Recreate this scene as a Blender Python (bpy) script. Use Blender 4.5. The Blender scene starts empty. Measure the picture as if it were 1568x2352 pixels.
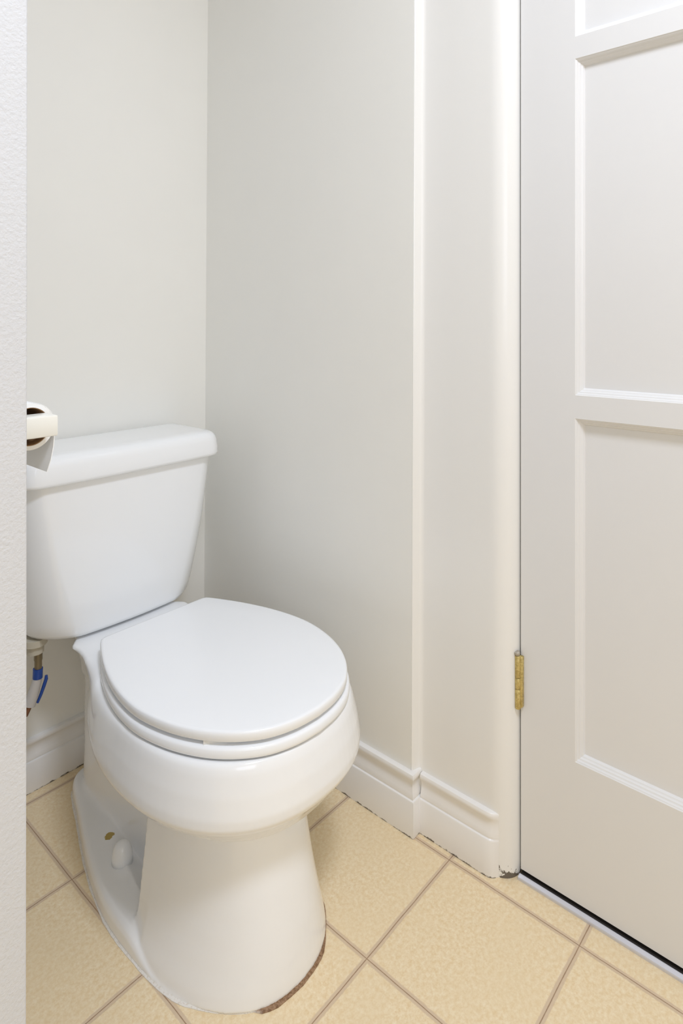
import bpy, bmesh, math, random
from mathutils import Vector, noise
random.seed(4)
sc = bpy.context.scene
COL = sc.collection

# ------------------------------------------------------------ camera
cam_data = bpy.data.cameras.new('camera')
cam = bpy.data.objects.new('camera', cam_data)
COL.objects.link(cam)
cam.location = (-1.010, -1.386, 1.0)
YAW = 0.7253
cam.rotation_euler = (math.pi/2, 0, YAW - math.pi/2)
cam_data.sensor_fit = 'VERTICAL'
cam_data.sensor_height = 36.0
cam_data.lens = 1445.5/2352*36.0
cam_data.shift_y = -(1176-735.2)/2352
cam_data.clip_start = 0.02
sc.camera = cam

# ------------------------------------------------------------ world, lights, exposure
world = bpy.data.worlds.new('world'); sc.world = world
world.use_nodes = True
bg = world.node_tree.nodes['Background']
bg.inputs['Color'].default_value = (0.9, 0.95, 1.0, 1); bg.inputs['Strength'].default_value = 0.3

def area(name, loc, target, sx, sy, power, color):
    d = bpy.data.lights.new(name, 'AREA'); d.shape = 'RECTANGLE'; d.size = sx; d.size_y = sy
    d.energy = power; d.color = color
    o = bpy.data.objects.new(name, d); COL.objects.link(o); o.location = loc
    o.rotation_euler = (Vector(target)-Vector(loc)).to_track_quat('-Z', 'Y').to_euler()
    return o
CEIL = 2.40
area('ceiling_lamp_light', (-0.72, -1.60, CEIL-0.03), (-0.72, -1.60, 0), 0.34, 0.34, 19.5, (0.85, 0.93, 1.09))
area('left_fill_light', (-1.90, -2.85, 1.55), (-0.4, -0.5, 0.8), 1.1, 1.1, 8.0, (0.84, 0.93, 1.10))  # added soft fill from behind left, not a real window

vs = sc.view_settings
vs.view_transform = 'Standard'; vs.look = 'None'; vs.gamma = 1.0; vs.exposure = 0.34
vs.use_curve_mapping = False
sc.cycles.max_bounces = 14
sc.cycles.diffuse_bounces = 10
sc.cycles.caustics_reflective = False

# ------------------------------------------------------------ materials
def base_mat(name):
    m = bpy.data.materials.new(name); m.use_nodes = True
    nt = m.node_tree; b = nt.nodes['Principled BSDF']
    return m, nt, b
def nd(nt, kind, **kw):
    n = nt.nodes.new(kind)
    for k, v in kw.items():
        if k.startswith('i_'):
            n.inputs[k[2:].replace('_', ' ')].default_value = v
        else: setattr(n, k, v)
    return n
def math_node(nt, op, a, b=None, clamp=False):
    n = nt.nodes.new('ShaderNodeMath'); n.operation = op; n.use_clamp = clamp
    for i, v in enumerate((a, b)):
        if v is None: continue
        if isinstance(v, (int, float)): n.inputs[i].default_value = v
        else: nt.links.new(v, n.inputs[i])
    return n.outputs[0]
def mix_col(nt, fac, a, b):
    n = nt.nodes.new('ShaderNodeMix'); n.data_type = 'RGBA'
    if isinstance(fac, (int, float)): n.inputs[0].default_value = fac
    else: nt.links.new(fac, n.inputs[0])
    for i, v in ((6, a), (7, b)):
        if isinstance(v, tuple): n.inputs[i].default_value = (*v[:3], 1)
        else: nt.links.new(v, n.inputs[i])
    return n.outputs[2]
def noise_tex(nt, scale, detail=3, rough=.55, vec=None):
    n = nt.nodes.new('ShaderNodeTexNoise'); n.inputs['Scale'].default_value = scale
    n.inputs['Detail'].default_value = detail; n.inputs['Roughness'].default_value = rough
    if vec is None:
        g = nt.nodes.new('ShaderNodeNewGeometry'); vec = g.outputs['Position']
    nt.links.new(vec, n.inputs['Vector'])
    return n.outputs['Fac']
def bump(nt, b, h, strength, dist):
    n = nt.nodes.new('ShaderNodeBump'); n.inputs['Strength'].default_value = strength
    n.inputs['Distance'].default_value = dist
    nt.links.new(h, n.inputs['Height']); nt.links.new(n.outputs[0], b.inputs['Normal'])
def ramp(nt, fac, lo, hi):
    n = nt.nodes.new('ShaderNodeMapRange'); n.inputs[1].default_value = lo; n.inputs[2].default_value = hi
    nt.links.new(fac, n.inputs[0]); return n.outputs[0]

def simple(name, col, rough=.5, metal=0, bscale=None, bstr=.1, bdist=.001, var=0.0, coat=0, vscale=6):
    m, nt, b = base_mat(name)
    b.inputs['Roughness'].default_value = rough; b.inputs['Metallic'].default_value = metal
    if coat: b.inputs['Coat Weight'].default_value = coat; b.inputs['Coat Roughness'].default_value = .05
    f = noise_tex(nt, vscale, 3)
    c2 = tuple(c*(1-var) for c in col)
    nt.links.new(mix_col(nt, ramp(nt, f, .35, .65), col, c2), b.inputs['Base Color'])
    if bscale: bump(nt, b, noise_tex(nt, bscale, 3), bstr, bdist)
    return m

WALL = simple('cream_wall_paint', (.815, .805, .765), .55, bscale=60, bstr=.25, bdist=.0006, var=.012)
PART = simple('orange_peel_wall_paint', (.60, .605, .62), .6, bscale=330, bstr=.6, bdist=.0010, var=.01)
CEILM = simple('ceiling_paint', (.84, .825, .78), .7)
ROOMW = simple('room_wall_paint', (.80, .765, .68), .6)
TANKM = simple('white_vitreous_china', (.84, .85, .86), .12, var=0, coat=.3)
SEATM = simple('white_seat_enamel', (.85, .86, .875), .22, var=0, coat=.2)
NEUT = simple('white_plastic', (.72, .71, .68), .35)
NUTM = simple('shaded_white_plastic', (.50, .46, .37), .45)  # white plastic nut, with the shadow under the tank put into its colour
HOLD = simple('ivory_glazed_holder', (.80, .785, .72), .3)
PAPER = simple('white_tissue_paper', (.86, .855, .84), .9, bscale=500, bstr=.2, bdist=.0003)
CARD = simple('brown_cardboard', (.33, .19, .09), .9)
BRASSF = simple('dull_brass_fitting', (.25, .20, .12), .4, metal=.6)
BLUE = simple('blue_plastic', (.012, .055, .27), .3)
BRAID = simple('grey_braided_sleeve', (.50, .47, .44), .6, bscale=900, bstr=.6, bdist=.0006)
COPPER = simple('brown_copper_pipe', (.22, .10, .05), .4, metal=.4)
METAL = simple('brushed_threshold_metal', (.66, .67, .74), .38, metal=.55)
DARK = simple('gap_shade_and_gasket', (.030, .024, .020), .8)  # near-black: painted shade of the gap under the door, also the gasket colour
PIN = simple('painted_over_pin', (.42, .38, .32), .4, metal=.3)

def trim_mat(name, col, rough, grime_z=.004, amount=1.0, gcol=(.13, .11, .09)):
    m, nt, b = base_mat(name)
    b.inputs['Roughness'].default_value = rough
    g = nt.nodes.new('ShaderNodeNewGeometry')
    s = nt.nodes.new('ShaderNodeSeparateXYZ'); nt.links.new(g.outputs['Position'], s.inputs[0])
    n = noise_tex(nt, 55, 5, .7)
    h = math_node(nt, 'MULTIPLY', math_node(nt, 'SUBTRACT', n, .42), grime_z*5)
    msk = math_node(nt, 'MULTIPLY', ramp(nt, math_node(nt, 'SUBTRACT', h, s.outputs[2]), -.0012, .0012), amount, True)
    nt.links.new(mix_col(nt, msk, col, gcol), b.inputs['Base Color'])
    bump(nt, b, noise_tex(nt, 28, 3), .22, .0012)
    return m
TRIM = trim_mat('white_gloss_trim_paint', (.80, .785, .765), .28)
CASE = trim_mat('white_gloss_casing_paint', (.80, .79, .765), .25, .020)
DOORM = simple('white_door_paint', (.735, .73, .725), .30, bscale=40, bstr=.12, bdist=.0008, var=.01)

# china of the bowl with a small yellow sticker residue above the bolt cap
def bowl_mat():
    m, nt, b = base_mat('white_bowl_china')
    b.inputs['Roughness'].default_value = .12
    b.inputs['Coat Weight'].default_value = .3; b.inputs['Coat Roughness'].default_value = .05
    g = nt.nodes.new('ShaderNodeNewGeometry')
    vm = nt.nodes.new('ShaderNodeVectorMath'); vm.operation = 'DISTANCE'
    nt.links.new(g.outputs['Position'], vm.inputs[0]); vm.inputs[1].default_value = STAIN
    n = noise_tex(nt, 120, 3, .7)
    d = math_node(nt, 'ADD', vm.outputs['Value'], math_node(nt, 'MULTIPLY', math_node(nt, 'SUBTRACT', n, .5), .012))
    msk = math_node(nt, 'SUBTRACT', 1.0, ramp(nt, d, .0078, .0086), True)
    nt.links.new(mix_col(nt, msk, (.84, .845, .85), (.42, .30, .07)), b.inputs['Base Color'])
    return m
STAIN = (-.4185, -.2835, .038)
BOWLM = bowl_mat()

def caulk_mat():
    m, nt, b = base_mat('caulk_with_brown_edge')
    b.inputs['Roughness'].default_value = .5
    g = nt.nodes.new('ShaderNodeNewGeometry')
    s = nt.nodes.new('ShaderNodeSeparateXYZ'); nt.links.new(g.outputs['Position'], s.inputs[0])
    # the strip is stained brown towards the front right
    t = math_node(nt, 'SUBTRACT', s.outputs[0], math_node(nt, 'MULTIPLY', s.outputs[1], .6))
    n = noise_tex(nt, 70, 5, .7)
    t = math_node(nt, 'ADD', t, math_node(nt, 'MULTIPLY', n, .05))
    msk = ramp(nt, t, .02, .035)
    n2 = noise_tex(nt, 300, 4, .7)
    brown = mix_col(nt, ramp(nt, n2, .4, .6), (.17, .085, .035), (.34, .21, .12))
    white = mix_col(nt, ramp(nt, n2, .52, .6), (.76, .73, .68), (.66, .60, .52))
    nt.links.new(mix_col(nt, msk, white, brown), b.inputs['Base Color'])
    return m
CAULK = caulk_mat()

def brass_mat():
    m, nt, b = base_mat('brass_with_paint_flecks')
    b.inputs['Metallic'].default_value = .45; b.inputs['Roughness'].default_value = .38
    n = noise_tex(nt, 260, 5, .7)
    c = mix_col(nt, ramp(nt, n, .42, .6), (.64, .51, .20), (.44, .33, .11))
    n2 = noise_tex(nt, 150, 4, .7)
    c = mix_col(nt, ramp(nt, n2, .60, .66), c, (.62, .52, .26))
    nt.links.new(c, b.inputs['Base Color'])
    bump(nt, b, n, .5, .0008)
    return m
BRASS = brass_mat()

def floor_mat(pitch, x0, y0):
    m, nt, b = base_mat('beige_ceramic_tile')
    L = nt.links
    g = nt.nodes.new('ShaderNodeNewGeometry')
    s = nt.nodes.new('ShaderNodeSeparateXYZ'); L.new(g.outputs['Position'], s.inputs[0])
    wob = math_node(nt, 'MULTIPLY', math_node(nt, 'SUBTRACT', noise_tex(nt, 9, 2), .5), .003)
    def line(o, off):
        v = math_node(nt, 'ADD', math_node(nt, 'SUBTRACT', o, off), wob)
        v = math_node(nt, 'DIVIDE', v, pitch)
        fr = math_node(nt, 'SUBTRACT', math_node(nt, 'FRACT', math_node(nt, 'ADD', v, .5)), .5)
        return math_node(nt, 'MULTIPLY', math_node(nt, 'ABSOLUTE', fr), pitch)
    dx = line(s.outputs[0], x0); dy = line(s.outputs[1], y0)
    d = math_node(nt, 'MINIMUM', dx, dy)
    edge = math_node(nt, 'MULTIPLY', math_node(nt, 'SUBTRACT', noise_tex(nt, 160, 3), .5), .0020)
    band = math_node(nt, 'SUBTRACT', 1.0, ramp(nt, math_node(nt, 'ADD', d, edge), .0042, .0058), True)
    crack = math_node(nt, 'SUBTRACT', 1.0, ramp(nt, math_node(nt, 'ADD', d, math_node(nt, 'MULTIPLY', edge, .25)), .0002, .0010), True)
    n1 = noise_tex(nt, 150, 6, .75); n2 = noise_tex(nt, 9, 3, .5); n3 = noise_tex(nt, 240, 3, .6)
    t = mix_col(nt, ramp(nt, n1, .38, .64), (.735, .56, .325), (.85, .735, .53))
    t = mix_col(nt, math_node(nt, 'MULTIPLY', ramp(nt, n2, .35, .7), .45), t, (.77, .63, .41))
    t = mix_col(nt, math_node(nt, 'MULTIPLY', ramp(nt, n3, .5, .75), .35), t, (.73, .57, .34))
    t = mix_col(nt, math_node(nt, 'MULTIPLY', band, .85), t, (.60, .465, .33))
    t = mix_col(nt, math_node(nt, 'MULTIPLY', crack, .85), t, (.27, .15, .08))
    L.new(t, b.inputs['Base Color'])
    b.inputs['Roughness'].default_value = .42
    h = math_node(nt, 'SUBTRACT', math_node(nt, 'MULTIPLY', n1, .05), math_node(nt, 'ADD', math_node(nt, 'MULTIPLY', band, .5), math_node(nt, 'MULTIPLY', crack, .6)))
    bump(nt, b, h, .6, .0010)
    return m
FLOORM = floor_mat(.2413, -.005, -1.003)

# ------------------------------------------------------------ mesh helpers
def obj(name, bm, mat, parent=None, smooth=False, angle=None):
    bmesh.ops.recalc_face_normals(bm, faces=bm.faces)
    me = bpy.data.meshes.new(name); bm.to_mesh(me); bm.free()
    o = bpy.data.objects.new(name, me); COL.objects.link(o)
    if mat: me.materials.append(mat)
    if smooth:
        for p in me.polygons: p.use_smooth = True
        if angle is not None:
            me.set_sharp_from_angle(angle=math.radians(angle))
    if parent: o.parent = parent
    return o
def struct(name, bm, mat, **k):
    o = obj(name, bm, mat, **k); o['kind'] = 'structure'; return o
def thing(name, label, cat, loc):
    o = bpy.data.objects.new(name, None); COL.objects.link(o); o.location = loc
    o.empty_display_size = .05
    o['label'] = label; o['category'] = cat
    return o
def adopt(parent, o):
    """parent keeping world coordinates (meshes are written in world space)"""
    o.parent = parent
    M = Vector((0, 0, 0)); p = parent
    while p is not None:
        M += Vector(p.location); p = p.parent
    for v in o.data.vertices: v.co -= M
    return o
def box(bm, x0, x1, y0, y1, z0, z1, bev=0, seg=2):
    r = bmesh.ops.create_cube(bm, size=1)
    for v in r['verts']:
        v.co = Vector(((x0+x1)/2+v.co.x*(x1-x0), (y0+y1)/2+v.co.y*(y1-y0), (z0+z1)/2+v.co.z*(z1-z0)))
    if bev:
        es = set(e for v in r['verts'] for e in v.link_edges)
        bmesh.ops.bevel(bm, geom=list(es), offset=bev, segments=seg, profile=.5, affect='EDGES')
    return bm
def loft(bm, rings, cap0=True, cap1=True):
    vr = [[bm.verts.new(p) for p in r] for r in rings]
    n = len(vr[0])
    for a, b in zip(vr, vr[1:]):
        for i in range(n):
            bm.faces.new((a[i], a[(i+1) % n], b[(i+1) % n], b[i]))
    if cap0: bm.faces.new(vr[0][::-1])
    if cap1: bm.faces.new(vr[-1])
    return bm
def tube(bm, pts, r, n=20, radii=None):
    pts = [Vector(p) for p in pts]; rings = []
    up = None
    for i, p in enumerate(pts):
        t = (pts[min(i+1, len(pts)-1)]-pts[max(i-1, 0)]).normalized()
        if up is None: up = Vector((1, 0, 0)) if abs(t.x) < .8 else Vector((0, 1, 0))
        a = (up-t*up.dot(t)).normalized(); up = a; b = t.cross(a)
        rr = radii[i] if radii else r
        rings.append([p+a*rr*math.cos(2*math.pi*k/n)+b*rr*math.sin(2*math.pi*k/n) for k in range(n)])
    return loft(bm, rings)
def profile_extrude(bm, prof, place0, place1):
    """prof: closed list of (a,b); place0/1 turn (a,b) into points at the two ends"""
    r0 = [bm.verts.new(place0(*p)) for p in prof]; r1 = [bm.verts.new(place1(*p)) for p in prof]
    n = len(prof)
    for i in range(n): bm.faces.new((r0[i], r0[(i+1) % n], r1[(i+1) % n], r1[i]))
    bm.faces.new(r0[::-1]); bm.faces.new(r1)
    return bm
def spline(pts, n):
    """Catmull-Rom through pts (2d), open"""
    out = []
    P = [pts[0]]+list(pts)+[pts[-1]]
    for i in range(1, len(P)-2):
        p0, p1, p2, p3 = P[i-1:i+3]
        for k in range(n):
            t = k/n
            out.append(tuple(.5*((2*p1[j])+(-p0[j]+p2[j])*t+(2*p0[j]-5*p1[j]+4*p2[j]-p3[j])*t*t+(-p0[j]+3*p1[j]-3*p2[j]+p3[j])*t**3) for j in (0, 1)))
    out.append(tuple(pts[-1])); return out
def egg(cx, z, hw, yf, yb, yc, nf=2.2, nb=2.2, n=96):
    pts = []
    for i in range(n):
        t = 2*math.pi*i/n; c, s = math.cos(t), math.sin(t)
        e = nf if s < 0 else nb
        L = (yc-yf) if s < 0 else (yb-yc)
        pts.append((cx+hw*math.copysign(abs(c)**(2/e), c), yc+L*math.copysign(abs(s)**(2/e), s), z))
    return pts
def resample(poly, n):
    d = [0]
    for a, b in zip(poly, poly[1:]+poly[:1]): d.append(d[-1]+math.dist(a, b))
    out = []; j = 0
    for i in range(n):
        t = d[-1]*i/n
        while d[j+1] < t: j += 1
        a = poly[j]; b = poly[(j+1) % len(poly)]; k = (t-d[j])/max(d[j+1]-d[j], 1e-9)
        out.append(tuple(a[q]+(b[q]-a[q])*k for q in (0, 1)))
    return out
def inset(poly, off):
    """offset a closed counter-clockwise outline inwards by off"""
    n = len(poly); out = []
    for i in range(n):
        a = Vector(poly[i-1]); b = Vector(poly[(i+1) % n]); t = (b-a).normalized()
        out.append((poly[i][0]-t.y*off, poly[i][1]+t.x*off))
    return out

# ------------------------------------------------------------ room shell
RX0, RX1, RY0 = -2.4, .10, -3.2
bm = bmesh.new(); box(bm, RX0-.1, 1.0, RY0-.1, .12, -.06, 0)
struct('floor', bm, FLOORM)
bm = bmesh.new(); box(bm, RX0-.1, .25, RY0-.1, .12, CEIL, CEIL+.06)
struct('ceiling', bm, CEILM)
LEAN = .0105      # the back wall stands a touch out of plumb
def zlean(z): return -LEAN*z
bm = bmesh.new()
profile_extrude(bm, [(0, 0), (zlean(CEIL), CEIL), (.10, CEIL), (.10, 0)],
                lambda a, b: (-.80, a, b), lambda a, b: (.10, a, b))
struct('wall_back', bm, WALL)
# right wall up to the stepped door casing
bm = bmesh.new()
y1b, y1t = -.671, -.682
v = [(0, y1b, 0), (0, .05, 0), (.10, .05, 0), (.10, y1b, 0)]
w = [(0, y1t, CEIL), (0, .05, CEIL), (.10, .05, CEIL), (.10, y1t, CEIL)]
loft(bm, [v, w])
struct('wall_right', bm, WALL)
# stepped casing: flat strip, rounded outer corner, jamb return
def casing_outline(dy):
    pts = [(.0015, y1b+.001+dy), (.0, y1b-.0015+dy), (.002, y1b-.0045+dy), (.0145, y1b-.0075+dy), (.0185, y1b-.010+dy), (.020, y1b-.016+dy)]
    cx, cy, rx, ry = .020, -.846, .0, .0
    pts += [(.020, -.75), (.020, -.826)]
    for k in range(15):
        a = math.pi/2*k/14
        pts.append((.0200+.040*(1-math.cos(a)**.9), -.832-.0405*math.sin(a)**.95))
    pts += [(.11, -.8725), (.11, y1b+.001+dy)]
    return pts
bm = bmesh.new()
loft(bm, [[(x, y, 0) for x, y in casing_outline(0)], [(x, y, CEIL) for x, y in casing_outline(-.011)]])
struct('trim_1', bm, CASE, smooth=True, angle=50)
# wall beyond the latch side and above the door
DY0, DY1, DTOP = -1.645, -.8760, 2.05
bm = bmesh.new(); box(bm, .02, .12, RY0, DY0-.004, 0, CEIL); box(bm, .021, .12, DY0-.004, -.8726, DTOP+.004, CEIL)
struct('wall_front_of_door', bm, ROOMW)
bpy.data.objects['wall_front_of_door'].name = 'wall_right_far'
bm = bmesh.new(); box(bm, RX0-.1, .12, RY0-.1, RY0, 0, CEIL)
struct('wall_rear', bm, ROOMW)
bm = bmesh.new(); box(bm, RX0-.1, RX0, RY0, .1, 0, CEIL)
struct('wall_far_left', bm, ROOMW)
# partition on the left, end face towards the camera
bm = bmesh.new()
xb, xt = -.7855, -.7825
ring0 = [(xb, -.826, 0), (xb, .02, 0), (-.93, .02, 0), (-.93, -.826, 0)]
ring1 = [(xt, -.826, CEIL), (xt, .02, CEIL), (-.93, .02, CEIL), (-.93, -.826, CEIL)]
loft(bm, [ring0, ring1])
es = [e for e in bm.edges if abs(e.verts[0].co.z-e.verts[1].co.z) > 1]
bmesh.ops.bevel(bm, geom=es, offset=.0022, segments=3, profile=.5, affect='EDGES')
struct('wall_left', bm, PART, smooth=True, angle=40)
bm = bmesh.new(); box(bm, RX0, -.93, -.03, .1, 0, CEIL)
struct('wall_back_left', bm, ROOMW)

# ------------------------------------------------------------ baseboards
BB = [(0, 0), (.0125, 0), (.0130, .004), (.0130, .0675), (.0118, .0700), (.0090, .0712), (.0096, .0735), (.0098, .0760),
      (.0080, .0830), (.0062, .0900), (.0056, .0970), (.0068, .1040), (.0094, .1085), (.0112, .1115), (.0114, .1160),
      (.0098, .1198), (.0065, .1212), (0, .1212)]
bm = bmesh.new()
profile_extrude(bm, [(a, b*.92) for a, b in BB], lambda a, b: (-.784, -a, b), lambda a, b: (.001, -a, b))
struct('baseboard_back', bm, TRIM, smooth=True, angle=35)
bm = bmesh.new()
# one piece that mitres round the step of the wall
yA = -.671
def bbring(mid):
    return [mid(a, b) for a, b in BB]
r0 = bbring(lambda a, b: (-a, -.0125, b))
r1 = bbring(lambda a, b: (-a, yA-.0025-a, b))
r2 = bbring(lambda a, b: (.0205-a*0+.0, yA-.0025-a, b))
loft(bm, [r0, r1, r2])
struct('baseboard_right', bm, TRIM, smooth=True, angle=35)
bm = bmesh.new()
BB2 = [(a*.95, b*.955) for a, b in BB]
ra = [(.0202-a, yA-.0025-.0128, b) for a, b in BB2]
rb = [(.0202-a, -.822, b) for a, b in BB2]
rc = [(.0202-a*.93, -.834, b) for a, b in BB2]
rd = [(.0215-a*.62, -.842, b*(.99)) for a, b in BB2]
re = [(.0235-a*.10, -.848, b*(.97)) for a, b in BB2]
loft(bm, [ra, rb, rc, rd, re])
struct('baseboard_casing', bm, TRIM, smooth=True, angle=35)

# ------------------------------------------------------------ door
DX = .052     # face of the leaf
stile = .1025
openings = [(-.974, -1.545, .250, .833), (-.974, -1.545, .8725, 1.4435), (-.974, -1.545, 1.481, 1.93)]
PROF = [(0, 0), (.0010, .0012), (.0026, .0020), (.0040, .0046), (.0062, .0056), (.0078, .0082), (.0098, .0094), (.0112, .0122), (.0118, .0135)]
bm = bmesh.new()
ZB = .0125
def quad(*p): bm.faces.new([bm.verts.new(q) for q in p])
def fr(y0, y1, z0, z1):
    quad((DX, y0, z0), (DX, y1, z0), (DX, y1, z1), (DX, y0, z1))
yl, yr = -.974, -1.545
fr(DY1, yl, ZB, DTOP); fr(yr, DY0, ZB, DTOP)
zs = [ZB, .250, .833, .8725, 1.4435, 1.481, 1.93, DTOP]
for i in range(0, 8, 2): fr(yl, yr, zs[i], zs[i+1])
for (a, b_, z0, z1) in openings:
    rings = []
    for w_, d_ in PROF:
        rings.append([(DX+d_, a-w_, z0+w_), (DX+d_, b_+w_, z0+w_), (DX+d_, b_+w_, z1-w_), (DX+d_, a-w_, z1-w_)])
    loft(bm, rings, False, False)
# edges and back of the leaf
TH = .040
for p in (((DX, DY1, ZB), (DX+TH, DY1, ZB), (DX+TH, DY1, DTOP), (DX, DY1, DTOP)),
          ((DX, DY0, ZB), (DX+TH, DY0, ZB), (DX+TH, DY0, DTOP), (DX, DY0, DTOP)),
          ((DX, DY0, ZB), (DX, DY1, ZB), (DX+TH, DY1, ZB), (DX+TH, DY0, ZB)),
          ((DX, DY0, DTOP), (DX, DY1, DTOP), (DX+TH, DY1, DTOP), (DX+TH, DY0, DTOP)),
          ((DX+TH, DY0, ZB), (DX+TH, DY1, ZB), (DX+TH, DY1, DTOP), (DX+TH, DY0, DTOP))): quad(*p)
bmesh.ops.remove_doubles(bm, verts=bm.verts, dist=1e-6)
door = struct('door_1', bm, DOORM)
for (a, b_, z0, z1) in openings:
    bm = bmesh.new(); box(bm, DX+.0134, DX+.024, b_+.0115, a-.0115, z0+.0115, z1-.0115)
    obj('panel', bm, DOORM, door)
# hinge
HX, HY, H0, H1 = .0455, -.8735, .303, .3985
bm = bmesh.new()
kn = [H0, H0+.030, H0+.0415, H0+.060, H0+.0785, H1]
kn = [H0, .3385, .3585, H1]
for a, b_ in zip(kn, kn[1:]):
    tube(bm, [(HX, HY, a+.0003), (HX, HY, a+.0010), (HX, HY, b_-.0010), (HX, HY, b_-.0003)], .0055, 20, [.0049, .0055, .0055, .0049])
box(bm, HX-.001, DX+.0005, HY-.0085, HY-.002, H0+.004, H1-.001, .0008, 1)
hinge = obj('hinge', bm, BRASS, door, smooth=True, angle=50)
hinge['label'] = 'worn brass butt hinge with paint on it'
bm = bmesh.new()
tube(bm, [(HX-.0006, HY, H1-.001), (HX-.0006, HY, H1+.0020)], .0032, 16)
tube(bm, [(HX-.0008, HY+.0003, H1+.0018), (HX-.0012, HY+.0006, H1+.0026), (HX-.0018, HY+.001, H1+.0062), (HX-.002, HY+.0012, H1+.0070)], .005, 18, [.0040, .0052, .0052, .0042])
pin = obj('pin', bm, PIN, hinge, smooth=True, angle=50)
pin['label'] = 'greyish tilted hinge pin head'
# threshold
bm = bmesh.new()
profile_extrude(bm, [(.0405, 0), (.0405, .0034), (.0412, .0050), (.0474, .0072), (.0482, .0072), (.0482, 0)],
                lambda a, b: (a, DY0, b), lambda a, b: (a, -.8755, b))
struct('trim_2', bm, METAL)
bm = bmesh.new(); box(bm, .0483, .12, DY0, -.8755, 0, .0046)
struct('trim_3', bm, DARK)  # strip behind the threshold, its black colour stands in for the gap's shade
# wall of the next room behind the gap under the door
bm = bmesh.new(); box(bm, .45, .47, RY0, .0, 0, CEIL); box(bm, .12, .45, -.80, -.78, 0, CEIL)
struct('wall_beyond_door', bm, ROOMW)

# ------------------------------------------------------------ toilet
toilet = thing('toilet', 'white two-piece toilet with closed lid standing in the corner of the alcove', 'toilet', (-.328, -.36, 0))
CX = -.3135
def remesh_union(bm, voxel, smooth_it, name):
    bmesh.ops.recalc_face_normals(bm, faces=bm.faces)
    me = bpy.data.meshes.new(name); bm.to_mesh(me); bm.free()
    o = bpy.data.objects.new('tmp_union', me); COL.objects.link(o)
    r = o.modifiers.new('r', 'REMESH'); r.mode = 'VOXEL'; r.voxel_size = voxel
    s = o.modifiers.new('s', 'SMOOTH'); s.factor = .5; s.iterations = smooth_it
    dg = bpy.context.evaluated_depsgraph_get(); dg.update()
    me2 = bpy.data.meshes.new_from_object(o.evaluated_get(dg))
    bpy.data.objects.remove(o); bpy.data.meshes.remove(me)
    me2.name = name
    for p in me2.polygons: p.use_smooth = True
    return me2
def rrect(cx, z, hw, y0, y1, rx, ry, n=8, rb=.012, bow=0.0, ex=2.0):
    """rounded plan outline; y0 front (rounded rx,ry), y1 back (rb)"""
    pts = []
    def arc(ccx, ccy, ax, ay, a0, e=2.0):
        f = lambda v: math.copysign(abs(v)**(2/e), v) if abs(v) > 1e-9 else 0.0
        for k in range(n+1):
            a = a0+math.pi/2*k/n
            pts.append((ccx+ax*f(math.cos(a)), ccy+ay*f(math.sin(a))))
    arc(cx+hw-rx, y0+ry, rx, ry, -math.pi/2, ex)
    arc(cx+hw-rb, y1-rb, rb, rb, 0)
    arc(cx-hw+rb, y1-rb, rb, rb, math.pi/2)
    arc(cx-hw+rx, y0+ry, rx, ry, math.pi, ex)
    # bowed front: add points along the front edge
    m = 10; xa, xb_ = cx-hw+rx, cx+hw-rx
    for k in range(1, m):
        t = k/m; pts.append((xa+(xb_-xa)*t, y0-bow*4*t*(1-t)))
    return [(x, y, z) for x, y in pts]

bm = bmesh.new()
RIM = .3660
DECK = .3750
# basin
B = [(.150, .070, -.600, -.25, -.44), (.180, .095, -.625, -.23, -.45), (.2117, .1332, -.6649, -.2, -.46), (.2367, .1659, -.7030, -.2, -.48),
     (.2620, .1925, -.7215, -.2, -.49), (.2740, .2010, -.7320, -.2, -.495), (.2820, .2036, -.7362, -.2, -.50), (.2960, .2035, -.7372, -.185, -.50), (.325, .1992, -.7325, -.18, -.50),
     (.3530, .1930, -.7250, -.185, -.50), (RIM-.004, .1900, -.7210, -.185, -.50), (RIM, .1850, -.7185, -.19, -.50)]
loft(bm, [egg(CX, z, hw, yf, yb, yc, 2.30, 2.02) for z, hw, yf, yb, yc in B])
# deck under the tank
def deck(z, hw, y0, y1): return rrect(-.320, z, hw, y0, y1, .03, .03, rb=.02)
def dk(z, w34, w24, w19, w15, wb):
    # plan outline of the neck between basin and tank, half widths at five depths
    curve = spline([(w34, -.345), (w24, -.242), (w19, -.196)], 6)[:-1]+spline([(w19, -.196), (w15, -.150), (wb, -.070)], 6)
    half = curve+[(wb-.02, -.050)]
    pts = [(-.320+x, y) for x, y in half]+[(-.320-x, y) for x, y in half[::-1]]
    return [(x, y, z) for x, y in resample(pts, 110)]
loft(bm, [dk(.215, .100, .072, .058, .050, .040), dk(.250, .132, .098, .078, .064, .050), dk(.285, .155, .115, .090, .074, .055), dk(.310, .162, .1165, .0920, .077, .060),
          dk(.332, .165, .1180, .0950, .082, .065), dk(.346, .166, .1205, .1045, .088, .066), dk(.356, .165, .1245, .1145, .092, .068), dk(.364, .163, .1290, .1240, .095, .070),
          dk(.3705, .160, .1310, .1305, .097, .070), dk(DECK, .150, .1260, .1250, .094, .068)])
# trapway column behind the pedestal
def col_out(z, k, yb=-.085): 
    base = [(0, -.56), (.050, -.54), (.060, -.45), (.060, -.30), (.057, -.18), (.049, -.110), (.03, yb), (0, yb)]
    half = spline(base, 4)
    full = [(-.334+x*k, y) for x, y in half]+[(-.334-x*k, y) for x, y in half[::-1][1:-1]]
    return [(x, y, z) for x, y in resample(full, 72)]
loft(bm, [col_out(.004, 1.05), col_out(.05, 1.0), col_out(.10, .95), col_out(.15, .95), col_out(.20, .95), col_out(.26, .90), col_out(.31, .85)])
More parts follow.
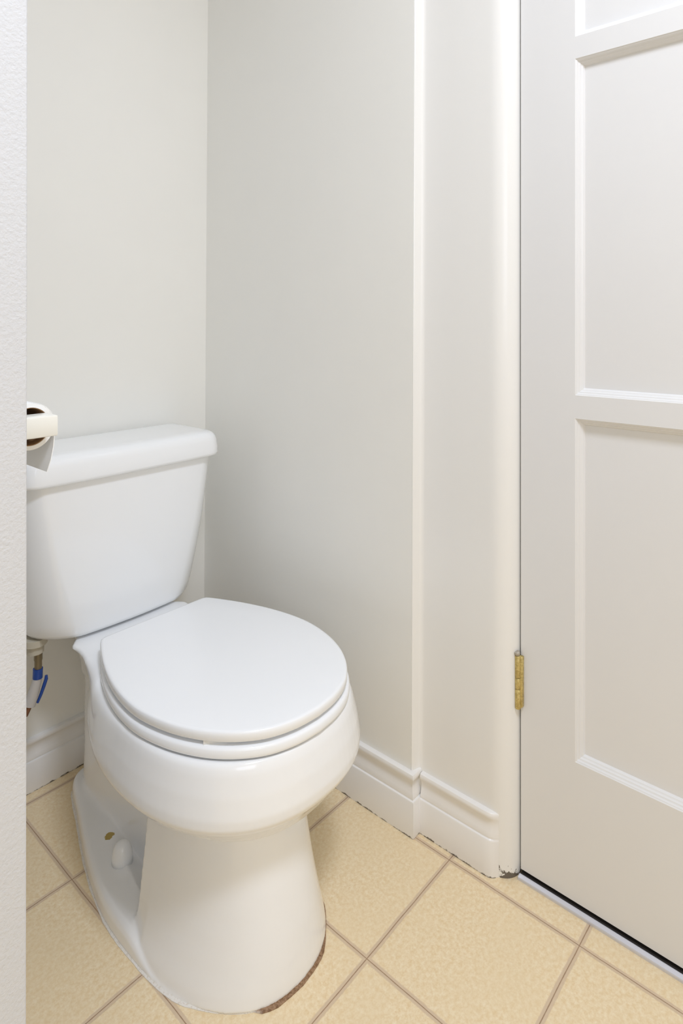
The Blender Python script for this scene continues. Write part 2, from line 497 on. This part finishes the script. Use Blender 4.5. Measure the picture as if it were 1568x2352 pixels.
# foot
FX = -.340
foot_half = spline([(0, -.711), (.052, -.7015), (.090, -.671), (.117, -.637), (.140, -.590), (.1505, -.520), (.149, -.400), (.124, -.285), (.078, -.150), (.052, -.078), (.02, -.058), (0, -.057)], 6)
foot = [(FX+x, y) for x, y in foot_half]+[(FX-x, y) for x, y in foot_half[::-1][1:-1]]
foot = resample(foot, 140)
def fring(z, off):
    # the rim of the foot dies into the front of the pedestal
    def k(y): 
        t = max(0, min(1, (-.455-y)/.11)); return 1-.88*t*t*(3-2*t)
    return [(x, y, z*k(y)) for x, y in inset(foot, off)]
loft(bm, [fring(.0, .001), fring(.004, 0), fring(.022, .001), fring(.030, .0040), fring(.0345, .010), fring(.0355, .020), fring(.0365, .032), fring(.038, .045), fring(.040, .050)])
# front pedestal, cut off behind in a crisp edge
def ped(z, hw, yf, yb=-.468, cx=-.339):
    pts = []
    yc = -.50
    for i in range(49):
        a = math.pi*i/48
        c, s = math.cos(a), math.sin(a)
        pts.append((cx-hw*math.copysign(abs(c)**(2/2.25), c), yc-(yc-yf)*abs(s)**(2/2.25), z))
    tuck = .010*max(0, min(1, (.09-z)/.06))
    pts += [(cx+hw-tuck, yb, z), (cx-hw+tuck, yb, z)]
    return pts
loft(bm, [ped(.001, .1490, -.7110, -.45), ped(.020, .1450, -.7095, -.458), ped(.045, .1375, -.7065, -.464), ped(.075, .1300, -.7020), ped(.110, .1235, -.6955), ped(.150, .1180, -.6880), ped(.200, .1130, -.6790), ped(.235, .1120, -.670)])
me = remesh_union(bm, .0022, 8, 'bowl')
def relax(me, weight, iters):
    import numpy as np
    n = len(me.vertices); co = np.empty(n*3); me.vertices.foreach_get('co', co); co = co.reshape(-1, 3)
    e = np.empty(len(me.edges)*2, dtype=np.int64); me.edges.foreach_get('vertices', e); e = e.reshape(-1, 2)
    deg = np.bincount(e.ravel(), minlength=n)[:, None].astype(float)
    w = weight(co)[:, None]
    for _ in range(iters):
        acc = np.empty_like(co)
        for k in range(3):
            acc[:, k] = np.bincount(e[:, 0], co[e[:, 1], k], n)+np.bincount(e[:, 1], co[e[:, 0], k], n)
        co = co+w*(acc/np.maximum(deg, 1)-co)*.6
    me.vertices.foreach_set('co', co.ravel()); me.update()
def neck(co):
    import numpy as np
    a = np.clip((co[:, 1]+.42)/.06, 0, 1)*np.clip((co[:, 2]-.10)/.05, 0, 1)
    top = np.clip((.366-co[:, 2])/.012, .0, 1)
    return a*(.15+.85*top)
relax(me, neck, 8)
def shoulder(co):
    import numpy as np
    return np.clip((-.262-co[:, 1])/.03, 0, 1)*np.clip((co[:, 1]+.47)/.07, 0, 1)*np.clip((co[:, 2]-.25)/.04, 0, 1)
relax(me, shoulder, 80)
def foot_top(co):
    import numpy as np
    return np.clip((.092-np.abs(co[:, 0]+.340))/.02, 0, 1)*np.clip((co[:, 1]+.450)/.03, 0, 1)*np.clip((.17-co[:, 2])/.05, 0, 1)*np.clip((-.11-co[:, 1])/.03, 0, 1)*np.clip((co[:, 2]-.02)/.008, 0, 1)
relax(me, foot_top, 70)
bowl = bpy.data.objects.new('bowl', me); COL.objects.link(bowl); me.materials.clear(); me.materials.append(BOWLM)
adopt(toilet, bowl)
# caulk strip round the foot
bm = bmesh.new()
cr = []
for k, (x, y) in enumerate(foot):
    w_ = .0022+.0014*noise.noise(Vector((x*30, y*30, 1)))+.0010*noise.noise(Vector((x*120, y*120, 3)))
    if y < -.60 and x > FX-.07: w_ += .0032
    cr.append(w_)
o_ = inset(foot, -.001)
outer = [inset(foot, -c)[i] for i, c in enumerate(cr)]
inner = inset(foot, .003)
loft(bm, [[(x, y, .0) for x, y in outer], [(x, y, .0012) for x, y in outer], [(x, y, .0034) for x, y in inner]], True, True)
adopt(toilet, obj('caulk_line', bm, CAULK, None, smooth=True, angle=50))
# bolt caps
for s in (-1, 1):
    bm = bmesh.new()
    cxx = FX+s*.090; cyy = -.350
    tube(bm, [(cxx, cyy, .034), (cxx, cyy, .046), (cxx, cyy, .054), (cxx, cyy, .062), (cxx, cyy, .0675), (cxx, cyy, .0705), (cxx, cyy, .0715)], .018, 28,
         [.0185, .0180, .0170, .0145, .0110, .0060, .0012])
    adopt(toilet, obj('bolt_cap', bm, NEUT if s > 5 else SEATM, None, smooth=True))

# seat ring and lid
LX = -.3110
lid_half = [(0, -.7125), (.040, -.7085), (.078, -.6965), (.106, -.6790), (.133, -.6530), (.157, -.6180), (.1755, -.5740), (.1865, -.5200), (.1855, -.4700), (.1755, -.4150), (.158, -.3600), (.139, -.3160), (.124, -.2865), (.118, -.2790), (.108, -.2765), (.05, -.2760), (0, -.2760)]
def lid_outline(scale=1.0, dyf=0):
    h = spline(lid_half, 6)
    ys = lambda y: -.49+(y+.49)*(1.034 if y < -.49 else 1.032)
    full = [(x*scale, ys(y)) for x, y in h]+[(-x*scale, ys(y)) for x, y in h[::-1][1:-1]]
    return resample([(LX+x, y) for x, y in full], 160)
lo = lid_outline()
def lring(z, off, o=lo): return [(x, y, z) for x, y in inset(o, off)]
SB, ST = .3685, .3850
bm = bmesh.new()
so = [(LX+(x-LX)*1.018, y-.0035*max(0, min(1, (-.45-y)/.2))) for x, y in lo]
prof = [(SB+.001, .004), (SB, .0025), (SB+.0015, .0006), (SB+.005, 0), (ST-.004, .0003), (ST-.0012, .0022), (ST, .006), (ST, .022), (SB, .022)]
rings = [lring(z, off, so) for z, off in prof]
loft(bm, rings+[rings[0]], False, False)
bmesh.ops.remove_doubles(bm, verts=bm.verts, dist=1e-6)
adopt(toilet, obj('seat', bm, SEATM, None, smooth=True, angle=60))
bm = bmesh.new()
TILT = .0035     # lid rests slightly higher at the front
LB, LT = .3905, .4065
def tz(y, z): return z
rings = [lring(z, off) for z, off in [(LB, .006), (LB+.0006, .0015), (LB+.0022, .0003), (LB+.0100, 0), (LB+.0138, .0006), (LT-.0004, .0022), (LT, .0060)]]
for kk, zz in ((.80, .0005), (.45, .0010), (.12, .0012)):
    rings.append([(LX+(x-LX)*kk, -.49+(y+.49)*kk, LT+zz) for x, y, z in rings[6]])
loft(bm, rings)
lid = obj('lid', bm, SEATM, None, smooth=True, angle=60)
adopt(toilet, lid)
# bumpers under the lid and hinge blocks behind it
bm = bmesh.new()
bmesh.ops.create_cube(bm, size=1)
for v in bm.verts:
    t_ = Vector((-.4445, -.6385, 0)); q_ = Vector((.80, -.60, 0)).normalized(); n_ = Vector((.60, .80, 0))
    v.co = t_+q_*v.co.x*.034+n_*v.co.y*.010+Vector((0, 0, (ST-.0005+LB+.001)/2+v.co.z*(LB-ST+.0015)))
adopt(toilet, obj('bumper', bm, NEUT, None))
for s in (-1, 1):
    bm = bmesh.new()
    box(bm, LX+s*.07-.018, LX+s*.07+.018, -.300, -.262, RIM-.002, .3905, .004, 3)
    adopt(toilet, obj('seat_hinge', bm, SEATM, None, smooth=True, angle=40))

# tank
TX = -.320
bm = bmesh.new()
T = [(.3795, .150, -.172, .070, .060), (.3800, .165, -.182, .076, .070), (.3825, .176, -.1905, .078, .074), (.3900, .182, -.1925, .078, .076), (.4100, .1875, -.1930, .074, .074), (.450, .1935, -.1925, .066, .066),
     (.500, .199, -.1935, .058, .056), (.550, .2035, -.1940, .051, .047), (.620, .209, -.1945, .043, .038), (.690, .2135, -.1950, .036, .031), (.700, .214, -.1950, .036, .031)]
loft(bm, [rrect(TX, z, hw, yf, -.022, rx, ry, bow=.005, ex=1.55) for z, hw, yf, rx, ry in T])
adopt(toilet, obj('tank', bm, TANKM, None, smooth=True, angle=70))
bm = bmesh.new()
Lk = [(.6880, .2200, -.2020, .036), (.6885, .2235, -.2055, .037), (.6905, .2258, -.2083, .038), (.6960, .2265, -.2090, .038), (.7080, .2258, -.2085, .038), (.7240, .2240, -.2070, .038),
      (.7330, .2215, -.2045, .038), (.7390, .2165, -.1995, .036), (.7425, .2090, -.1930, .034), (.7440, .1990, -.1840, .032), (.7446, .1850, -.1700, .030)]
loft(bm, [rrect(TX, z, hw, yf, -.018-(.2265-hw)*.6, r, r, rb=.02, bow=.005) for z, hw, yf, r in Lk])
adopt(toilet, obj('tank_lid', bm, TANKM, None, smooth=True, angle=70))
bm = bmesh.new()
tube(bm, [(-.32, -.125, DECK-.003), (-.32, -.125, .3805)], .045, 32)
adopt(toilet, obj('gasket', bm, DARK, None, smooth=True, angle=40))

# ------------------------------------------------------------ supply line under the tank
sup = thing('water_supply_line', 'short water supply line with blue collar hanging under the left of the toilet tank', 'pipe', (-.4790, -.118, .30))
bm = bmesh.new()
sx, sy = -.4790, -.118
tube(bm, [(sx-.006, sy, .3785), (sx-.006, sy, .366), (sx-.006, sy, .364), (sx-.006, sy, .349)], .018, 12, [.0225, .0225, .0165, .0160])
adopt(sup, obj('coupling_nut', bm, NUTM, None, smooth=True, angle=30))
bm = bmesh.new()
tube(bm, [(sx, sy, .350), (sx, sy, .332), (sx, sy, .330), (sx, sy, .312)], .0075, 18, [.0078, .0078, .0070, .0070])
adopt(sup, obj('pipe', bm, BRASSF, None, smooth=True, angle=40))
bm = bmesh.new()
tube(bm, [(sx-.0003, sy, .3150), (sx-.0012, sy, .2965)], .0092, 20)
cl = obj('collar', bm, BLUE, None, smooth=True, angle=40); cl['label'] = 'blue plastic collar'
adopt(sup, cl)
bm = bmesh.new()
tube(bm, [(sx-.0012, sy, .2985), (sx-.004, sy, .286), (sx-.0100, sy, .268), (sx-.0170, sy, .2490)], .0098, 20, [.0080, .0092, .0105, .0112])
adopt(sup, obj('sleeve', bm, BRAID, None, smooth=True, angle=40))
bm = bmesh.new()
tube(bm, [(sx+.0135, sy-.005, .2975), (sx+.0130, sy-.006, .291), (sx+.0085, sy-.006, .279), (sx+.0025, sy-.006, .264), (sx-.0035, sy-.005, .2505)], .003, 12, [.0026, .0034, .0034, .0030, .0024])
st = obj('strap', bm, BLUE, None, smooth=True, angle=40); st['label'] = 'narrow blue strap beside the sleeve'
adopt(sup, st)
bm = bmesh.new()
tube(bm, [(sx-.0160, sy, .2510), (sx-.0240, sy, .236), (sx-.040, sy+.02, .215), (sx-.07, sy+.06, .195), (sx-.09, -.0005, .185)], .006, 16)
adopt(sup, obj('wall_pipe', bm, COPPER, None, smooth=True, angle=40))

# ------------------------------------------------------------ paper holder and roll
PXw = -.784
hold = thing('paper_holder', 'ivory toilet paper holder with square arms fixed to the left wall of the alcove', 'toilet paper holder', (PXw, -.64, .888))
ay0, ay1 = -.716, -.688          # near arm
for (a, b_) in ((ay0, ay1), (-.578, -.550)):
    bm = bmesh.new(); box(bm, PXw-.001, -.7085, a, b_, .877, .899, .0016, 2)
    adopt(hold, obj('arm', bm, HOLD, None, smooth=True, angle=35))
bm = bmesh.new(); box(bm, PXw-.001, PXw+.006, -.722, -.544, .866, .910, .002, 2)
adopt(hold, obj('back_plate', bm, HOLD, None, smooth=True, angle=35))
bm = bmesh.new(); tube(bm, [(-.725, ay1-.002, .888), (-.725, -.576, .888)], .008, 20)
adopt(hold, obj('spindle', bm, HOLD, None, smooth=True, angle=35))
roll = thing('toilet_paper_roll', 'nearly used up roll of white toilet paper on the ivory holder', 'toilet paper', (-.725, -.634, .885))
rc_ = (-.725, .885); ry0, ry1 = -.686, -.582
def annulus(bm, ro, ri, y0, y1, n=48):
    def ring(r, y): return [(rc_[0]+r*math.cos(2*math.pi*k/n), y, rc_[1]+r*math.sin(2*math.pi*k/n)) for k in range(n)]
    R = [ring(ro, y0), ring(ro, y1), ring(ri, y1), ring(ri, y0)]
    loft(bm, R+[R[0]], False, False); bmesh.ops.remove_doubles(bm, verts=bm.verts, dist=1e-6)
bm = bmesh.new(); annulus(bm, .0252, .0207, ry0, ry1)
adopt(roll, obj('paper', bm, PAPER, None, smooth=True, angle=40))
bm = bmesh.new(); annulus(bm, .0207, .0199, ry0+.0005, ry1-.0005)
co = obj('cardboard_core', bm, CARD, None, smooth=True, angle=40); co['label'] = 'brown cardboard core'
adopt(roll, co)
bm = bmesh.new()
path = [(rc_[0]+.0254*math.cos(a), rc_[1]+.0254*math.sin(a)) for a in (1.2, .9, .6, .3, .0)]
path += [(-.6997, .872), (-.7008, .860), (-.7035, .846), (-.7078, .8335)]
th = .0009
prof = [(x, z) for x, z in path]+[(x+th, z+.0002) for x, z in path[::-1]]
profile_extrude(bm, prof, lambda a, b: (a, ry0, b), lambda a, b: (a, ry1, b))
adopt(roll, obj('loose_sheet', bm, PAPER, None, smooth=True, angle=40))
